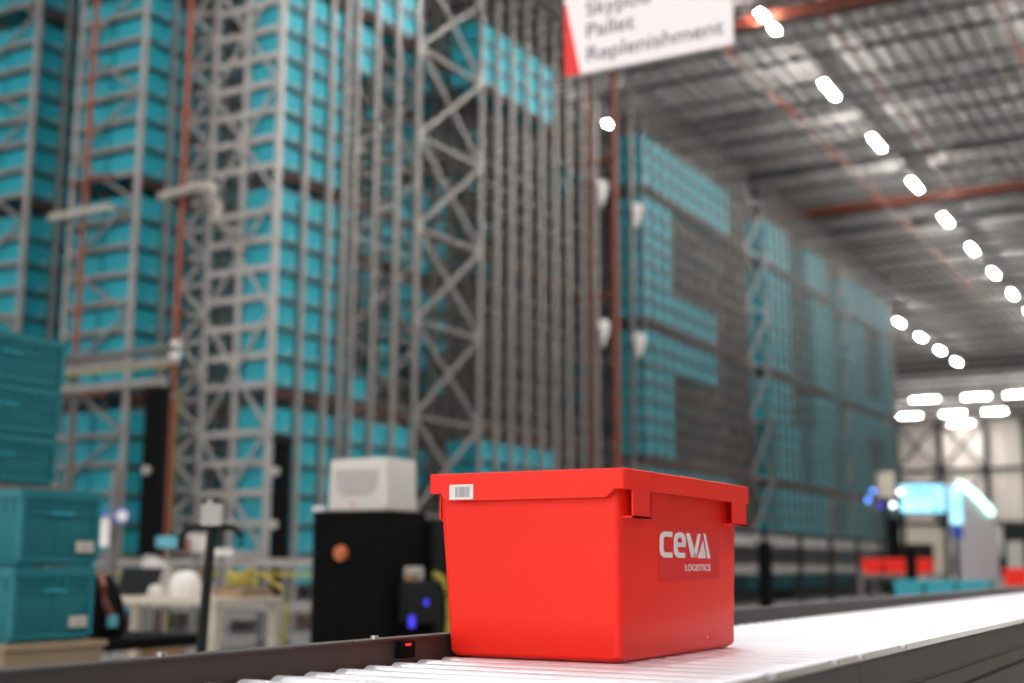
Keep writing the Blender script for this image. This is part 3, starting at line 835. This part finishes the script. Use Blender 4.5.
# ------------------------------------------------------------------ black cabinet with beige unit
cx,cy=6.05,4.36   # near left vertical edge region
cabA=at(386,510,7.5)    # front corner
X0c,Y0c=cabA.x,cabA.y; CX1=X0c+.42; CY1=Y0c+.525; CZ=1.262
t=thing('equipment_cabinet','tall matte black cabinet with an orange knob, left of the red tote','cabinet',((X0c+CX1)/2,(Y0c+CY1)/2,0))
MB().box(X0c,CX1,Y0c,CY1,.05,CZ).build('cabinet_body',M['black'],t,bevel=.006)
MB().box(X0c-.006,X0c+.002,Y0c+.02,CY1-.02,.10,CZ-.03).build('door',M['black'],t,bevel=.002)
dr=t.children[-1]
kp=at(340,553,7.5)
MB().tube((X0c-.006,Y0c+.30,kp.z),(X0c-.03,Y0c+.30,kp.z),.045,16).build('knob',M['knob'],dr,smooth=True)
MB().tube((X0c-.031,Y0c+.285,kp.z-.012),(X0c-.036,Y0c+.285,kp.z-.012),.012,12).build('knob_face',M['orange'],dr,smooth=True)
for xx in (X0c+.06,CX1-.06):
    for yy in (Y0c+.06,CY1-.06): MB().tube((xx,yy,0),(xx,yy,.05),.025,10).build('foot',M['blackmetal'],t,smooth=True)
MB().box(X0c-.01,X0c+.04,CY1-.07,CY1-.0,CZ,CZ+.03).build('connector',M['white'],t,bevel=.005,label='white connector')
BY1=CY1-.10
t=thing('beige_unit','off-white plastic air unit with front grille on top of the black cabinet','air unit',(X0c+.15,Y0c+.2,CZ))
b=MB(); L=[rrect(X0c+i,X0c+.33-i,Y0c+i,BY1-i,z,.02) for z,i in ((CZ+.001,.006),(CZ+.008,0),(CZ+.29,.006),(CZ+.305,.014))]
b.loft(L); b.build('housing',M['box'],t,smooth=True)
MB().prism([(Y0c+.06,CZ+.24),(BY1-.05,CZ+.24),(BY1-.07,CZ+.12),(BY1-.12,CZ+.09),(Y0c+.13,CZ+.09),(Y0c+.08,CZ+.12)],X0c-.001,X0c+.006,'x').build('grille',M['vent'],t)
gr=t.children[-1]
s=MB()
for k in range(7): s.box(X0c-.003,X0c-.001,Y0c+.08,BY1-.07,CZ+.115+.018*k,CZ+.121+.018*k)
s.build('louvre',M['box'],gr)
MB().tube((X0c+.002,Y0c+.235,CZ+.038),(X0c-.004,Y0c+.235,CZ+.038),.012,10).build('red_logo',M['sign_red'],t,smooth=True)  # small round red logo on the unit's front, no lamp
# machine to the right of the cabinet
mx=CX1+.03
t=thing('control_machine','dark machine with blue lights between the black cabinet and red tote','machine',(mx+.3,Y0c,0))
MB().box(mx,mx+.55,Y0c-.02,Y0c+.42,.05,1.22).build('machine_body',M['black'],t,bevel=.01)
fp=at(404,585,7.4)
MB().box(X0c+.10,X0c+.36,Y0c-.14,Y0c-.025,.62,.86).build('control_box',M['blackmetal'],t,bevel=.01)
ctl=t.children[-1]
MB().box(X0c+.20,X0c+.235,Y0c-.146,Y0c-.138,.72,.755).build('blue_button',M['led_blue'],ctl)
MB().box(X0c+.075,X0c+.098,Y0c-.146,Y0c-.12,.60,.665).build('blue_strip',M['led_blue'],ctl)
MB().box(X0c+.13,X0c+.23,Y0c-.12,Y0c-.04,.86,.94).build('valve',M['vent'],ctl,bevel=.01)
MB().box(X0c+.11,X0c+.16,Y0c-.12,Y0c-.06,.861,.90).build('brass_fitting',M['card'],ctl)
for xx in (mx+.45,mx+.56): MB().box(xx,xx+.05,Y0c-.06,Y0c-.01,0,1.24).build('frame_post',M['blackmetal'],t)
MB().box(mx+.0,mx+.08,Y0c-.06,Y0c-.02,.0,1.22).build('frame_post',M['blackmetal'],t)
mx=X0c+.02
pts=[(mx+.34,Y0c-.10,.90),(mx+.40,Y0c-.13,.86),(mx+.45,Y0c-.14,.76),(mx+.46,Y0c-.14,.62),(mx+.43,Y0c-.14,.45),(mx+.42,Y0c-.14,.2),(mx+.42,Y0c-.14,.02)]
tag(MB().path(pts,.022,8).build('yellow_cable',M['yellow'],loc=pts[-1],smooth=True),'thick yellow cable hanging beside the red tote\'s left edge','cable')
for xx in (1.83,):
    pass

# ------------------------------------------------------------------ right background
# safety fence along the long racks
t=thing('safety_fence','black framed wire fence in front of the long racks','fence',(24,10.5,0))
xs=[22.5+2.9*i for i in range(11)]
for x in xs:
    MB().box(x-.05,x+.05,10.45,10.55,0,1.80).build('fence_post',M['blackmetal'],t)
for a,b_ in zip(xs[:-1],xs[1:]):
    s=MB(); s.box(a+.05,b_-.05,10.48,10.52,1.70,1.76); s.box(a+.05,b_-.05,10.48,10.52,.12,.17)
    k=a+.2
    while k<b_-.05: s.box(k-.006,k+.006,10.494,10.506,.17,1.70); k+=.12
    z=.35
    while z<1.7: s.box(a+.05,b_-.05,10.494,10.506,z-.006,z+.006); z+=.2
    s.build('mesh_panel',M['blackmetal'],t)
column('equipment_column','black post right of the red tote behind the fence line',22.9,7.70,.08,.11,1.32)
column('equipment_column','black post in the fence line left of the red totes',30.5,7.17,.10,.11,2.0)
column('equipment_column','black post between the two groups of red totes',25.0,5.60,.08,.09,1.3)
# picking counter with totes behind the fence
t=thing('picking_counter','long pale counter with an upper white beam behind the fence','counter',(36,11.2,0))
MB().box(24,48,11.0,11.7,.74,.98).build('counter_top',M['white'],t)
MB().box(24,48,11.08,11.22,1.46,1.70).build('upper_beam',M['white'],t)
x=24.3
while x<48:
    MB().box(x-.05,x+.05,11.1,11.2,0,1.70).build('counter_post',M['galv'],t); x+=2.93
tx=[(25.2,2),(29.2,2),(32.0,3),(34.2,3),(36.6,5),(40.0,3)]
ci=0
for x,n in tx:
    for k in range(n):
        x0=x+.4+k*.64
        o=copy_tree(pt[round(.61-.07,2)] if round(.61-.07,2) in pt else list(pt.values())[0],(x0,11.60,.36))
        tag(o,'teal tote on the low ledge below the pale counter, %s from the camera'%ordn(ci),'tote','teal totes under the pale counter'); ci+=1
tag(MB().box(25,48,11.25,11.95,.28,.355).box(25,25.1,11.25,11.95,0,.28).box(36,36.1,11.25,11.95,0,.28).box(47.9,48,11.25,11.95,0,.28).build('low_shelf',M['blackmetal'],loc=(36,10.8,0)),'low dark ledge along the foot of the pale counter','shelf')

# red totes in the distance
def small_red(x,y,z,label,w=.58,d=.4,h=.3):
    b=MB(); tote_geo(b,x-w/2,x+w/2,y-d/2,y+d/2,z,h)
    return tag(b.build('red_tote',M['red'],loc=(x,y,z)),label,'tote','distant red totes')
def stand_for(x0,x1,y0,y1,z,label):
    t=thing('tote_rack',label,'table',((x0+x1)/2,(y0+y1)/2,0))
    MB().box(x0,x1,y0,y1,z-.06,z-.002).build('rack_top',M['galv'],t)
    for xx in (x0+.05,x1-.05):
        for yy in (y0+.05,y1-.05): MB().box(xx-.03,xx+.03,yy-.03,yy+.03,0,z-.06).build('leg',M['galv'],t)
stand_for(26.3,27.6,5.5,6.95,.80,'grey table under the group of red totes left of the booth')
k=0
for yy in (6.66,6.20,5.76):
    small_red(26.6,yy,.80,'distant red tote left of the grey booth, %s from the racks'%ORD[k]); k+=1

stand_for(23.6,24.9,2.6,3.9,.62,'grey table under the red totes at the right edge')
for k,yy in enumerate((3.60,3.15,2.82)): small_red(24.0,yy if k<2 else 2.68+.02,.62,'distant red tote right of the grey booth, %s of the row at the right edge'%ORD[k],d=.38)
# teal totes on a line below
stand_for(19.6,20.4,3.3,5.2,.42,'low grey table under the teal totes in front of the booth')
for k in range(3):
    b=MB(); tote_geo(b,19.7,20.3,3.36+.45*k,3.78+.45*k,.42,.33)
    tag(b.build('teal_tote',M['teal'],loc=(20,3.5+.45*k,.42)),'teal tote in the low row before the grey booth, %s from the right'%ORD[k],'tote','teal totes before the booth')

# demo booth: grey arch panel with light strip, screens
def bx_face(p0,p1,z0,z1,th,m,name,par):
    # upright slab between two ground points
    p0=Vector(p0);p1=Vector(p1);d=(p1-p0).normalized(); n=Vector((-d.y,d.x,0))*th/2
    b=MB(); vs=[]
    for z in (z0,z1):
        for q in (p0-n,p1-n,p1+n,p0+n): vs.append((q.x,q.y,z))
    b.add(vs,[(3,2,1,0),(4,5,6,7),(0,1,5,4),(1,2,6,5),(2,3,7,6),(3,0,4,7)])
    return b.build(name,M[m],par)
BD=30.
c0=at(962,590,BD); c1=at(1001,590,BD)
t=thing('booth_panel','grey booth panel with a glowing mint arc along its sloping top','booth',(c0.x,c0.y,0))
n=12; prof=[(c0,0)]
W=(c1-c0); W.z=0
zt0=at(960,485,BD).z; 
def zat(py): return at(980,py,BD).z
outer=[(0,zat(484)),(.08,zat(485)),(.22,zat(488)),(.38,zat(493)),(.55,zat(500)),(.72,zat(507)),(.86,zat(515)),(.97,zat(524)),(1.0,zat(534))]
b=MB(); vs=[]
for off in (0,.35):
    ring=[(0,0)]+outer+[(1.0,0)]
    for s_,z in ring: vs.append(Vector((c0.x,c0.y,0))+W*s_+fw*off+Vector((0,0,z)))
m_=len(ring); b.add(vs,[tuple(range(m_)),tuple(range(2*m_-1,m_-1,-1))]+[((i+1)%m_,i,i+m_,(i+1)%m_+m_) for i in range(m_)])
b.build('panel',M['grey'],t)
pts=[Vector((c0.x,c0.y,0))+W*s_-fw*.08+Vector((0,0,z+.03)) for s_,z in outer[:-2]]
MB().path(pts,.075,8).build('light_arc',M['led_arc'],t,smooth=True,label='glowing mint arc')
t=thing('video_screen','wide bright cyan screen left of the grey booth','screen',(31,6.6,0))
p0=at(901,500,30.5); p1=at(944,500,30.5)
za_=at(920,512,30.5).z; zb_=at(920,485,30.5).z
bx_face((p0.x,p0.y,0),(p1.x,p1.y,0),za_,zb_,.06,'screen','display',t)
q0=p0-rr_*.05+fw*.06; q1=p1+rr_*.05+fw*.06
bx_face((q0.x,q0.y,0),(q1.x,q1.y,0),za_-.05,zb_+.05,.05,'blackmetal','bezel',t)
for q in (p0,p1): MB().box(q.x+.1,q.x+.2,q.y-.04,q.y+.04,0,zb_).build('stand_post',M['blackmetal'],t)
t=thing('video_screen','narrow tall sky-blue screen attached beside the grey booth','screen',(31,6,0))
p0=at(950,500,29.3); p1=at(961,500,29.3)
bx_face((p0.x,p0.y,0),(p1.x,p1.y,0),at(955,524,29.3).z,at(955,486,29.3).z,.06,'screen','display',t)
bx_face((p0.x,p0.y,0),(p1.x,p1.y,0),at(955,538,29.3).z,at(955,526,29.3).z,.06,'blue','lower_display',t)
MB().box(p0.x+.05,p0.x+.12,p0.y-.10,p0.y-.02,0,2.6).build('stand_post',M['blackmetal'],t)
t=thing('banner','slim pale banner with red marks between the two screens','banner',(31,6.2,0))
p0=at(944.5,500,31.2); p1=at(949,500,31.2)
bx_face((p0.x,p0.y,0),(p1.x,p1.y,0),0,at(947,484,31.2).z,.05,'white','banner_cloth',t)
p0=at(945.8,500,31.14); p1=at(947.6,500,31.14)
bx_face((p0.x,p0.y,0),(p1.x,p1.y,0),at(947,503,30.3).z,at(947,490,30.3).z,.03,'sign_red','red_mark',t)
# pale lamp head and coloured signal lights by the rack end
p=at(885,485,28.6)
t=thing('signal_mast','tall pale headed mast with the beige box before the rack end','mast',(p.x,p.y,0))
facecard(p,.34,.55,.3,'cream','mast_head',t)
MB().tube((p.x,p.y,.03),(p.x,p.y,p.z-.28),.045,10).build('mast_pole',M['blackmetal'],t,smooth=True)
MB().lathe((p.x,p.y,0),[(.03,0),(.25,0),(.25,.03),(.05,.05)],16).build('mast_foot',M['blackmetal'],t,smooth=True)
arm=MB(); a0=at(866,506,28.5); a1=at(906,500,28.5)
arm.tube(a0,a1,.025,6); arm.build('light_bar',M['blackmetal'],t)
for k,(u,v,m,rd,lb) in enumerate(((868,500,'led_sky',.05,'blue signal light'),(873,491,'led_sky',.045,'blue signal light'),(880,506,'led_blue',.05,'deep blue signal light'),(893,505,'led_white',.055,'white signal light'),(900,492,'led_white',.05,'white signal light'))):
    q=at(u,v,28.4)
    MB().lathe(q,[(.005,-rd),(rd*.8,-rd*.6),(rd,0),(rd*.8,rd*.6),(.005,rd)],12).build('signal_light',M[m],t,smooth=True,label=lb)
    MB().tube(q,(p.x,p.y,q.z-.05),.012,5).build('lamp_arm',M['blackmetal'],t)
# pale machines beyond the fence
def far_cabinet(px_,py_,D,w,z1,m,label,name='machine_cabinet',stripe=None):
    q=at(px_,564,D)
    t=thing(name,label,'cabinet',(q.x,q.y,0))
    b=MB().box(q.x-.3,q.x+.4,q.y-w/2,q.y+w/2,.03,z1); b.build('case',M[m],t,bevel=.02)
    MB().box(q.x-.31,q.x-.298,q.y-w*.35,q.y+w*.35,z1*.45,z1*.8).build('panel',M['blackmetal' if m!='blackmetal' else 'vent'],t)
    for s in (-1,1): MB().box(q.x-.25,q.x+.35,q.y+s*w*.4-.04,q.y+s*w*.4+.04,0,.03).build('foot',M['black'],t)
far_cabinet(920,0,34,1.2,1.9,'cream','cream machine cabinet under the wide cyan screen')
far_cabinet(940,0,38,1.3,1.6,'white','white machine cabinet further back under the cyan screens')
far_cabinet(1012,0,34,1.1,1.5,'vent','grey machine cabinet behind the red totes at the right edge')
far_cabinet(1018,0,30,.5,1.9,'blackmetal','dark machine cabinet at the right edge beside the booth')

# ------------------------------------------------------------------ light and colour
w=bpy.data.worlds.new('world'); bpy.context.scene.world=w; w.use_nodes=True
w.node_tree.nodes['Background'].inputs[0].default_value=(1.,.97,.95,1); w.node_tree.nodes['Background'].inputs[1].default_value=1.0
sc=bpy.context.scene
sc.view_settings.view_transform='Standard'; sc.view_settings.look='None'; sc.view_settings.gamma=1; sc.view_settings.use_curve_mapping=False
sc.view_settings.exposure=1.35
sc.cycles.use_denoising=True
sc.cycles.use_light_tree=True
sc.cycles.max_bounces=6
for o in bpy.data.objects:
    if '_w' in o: del o['_w']
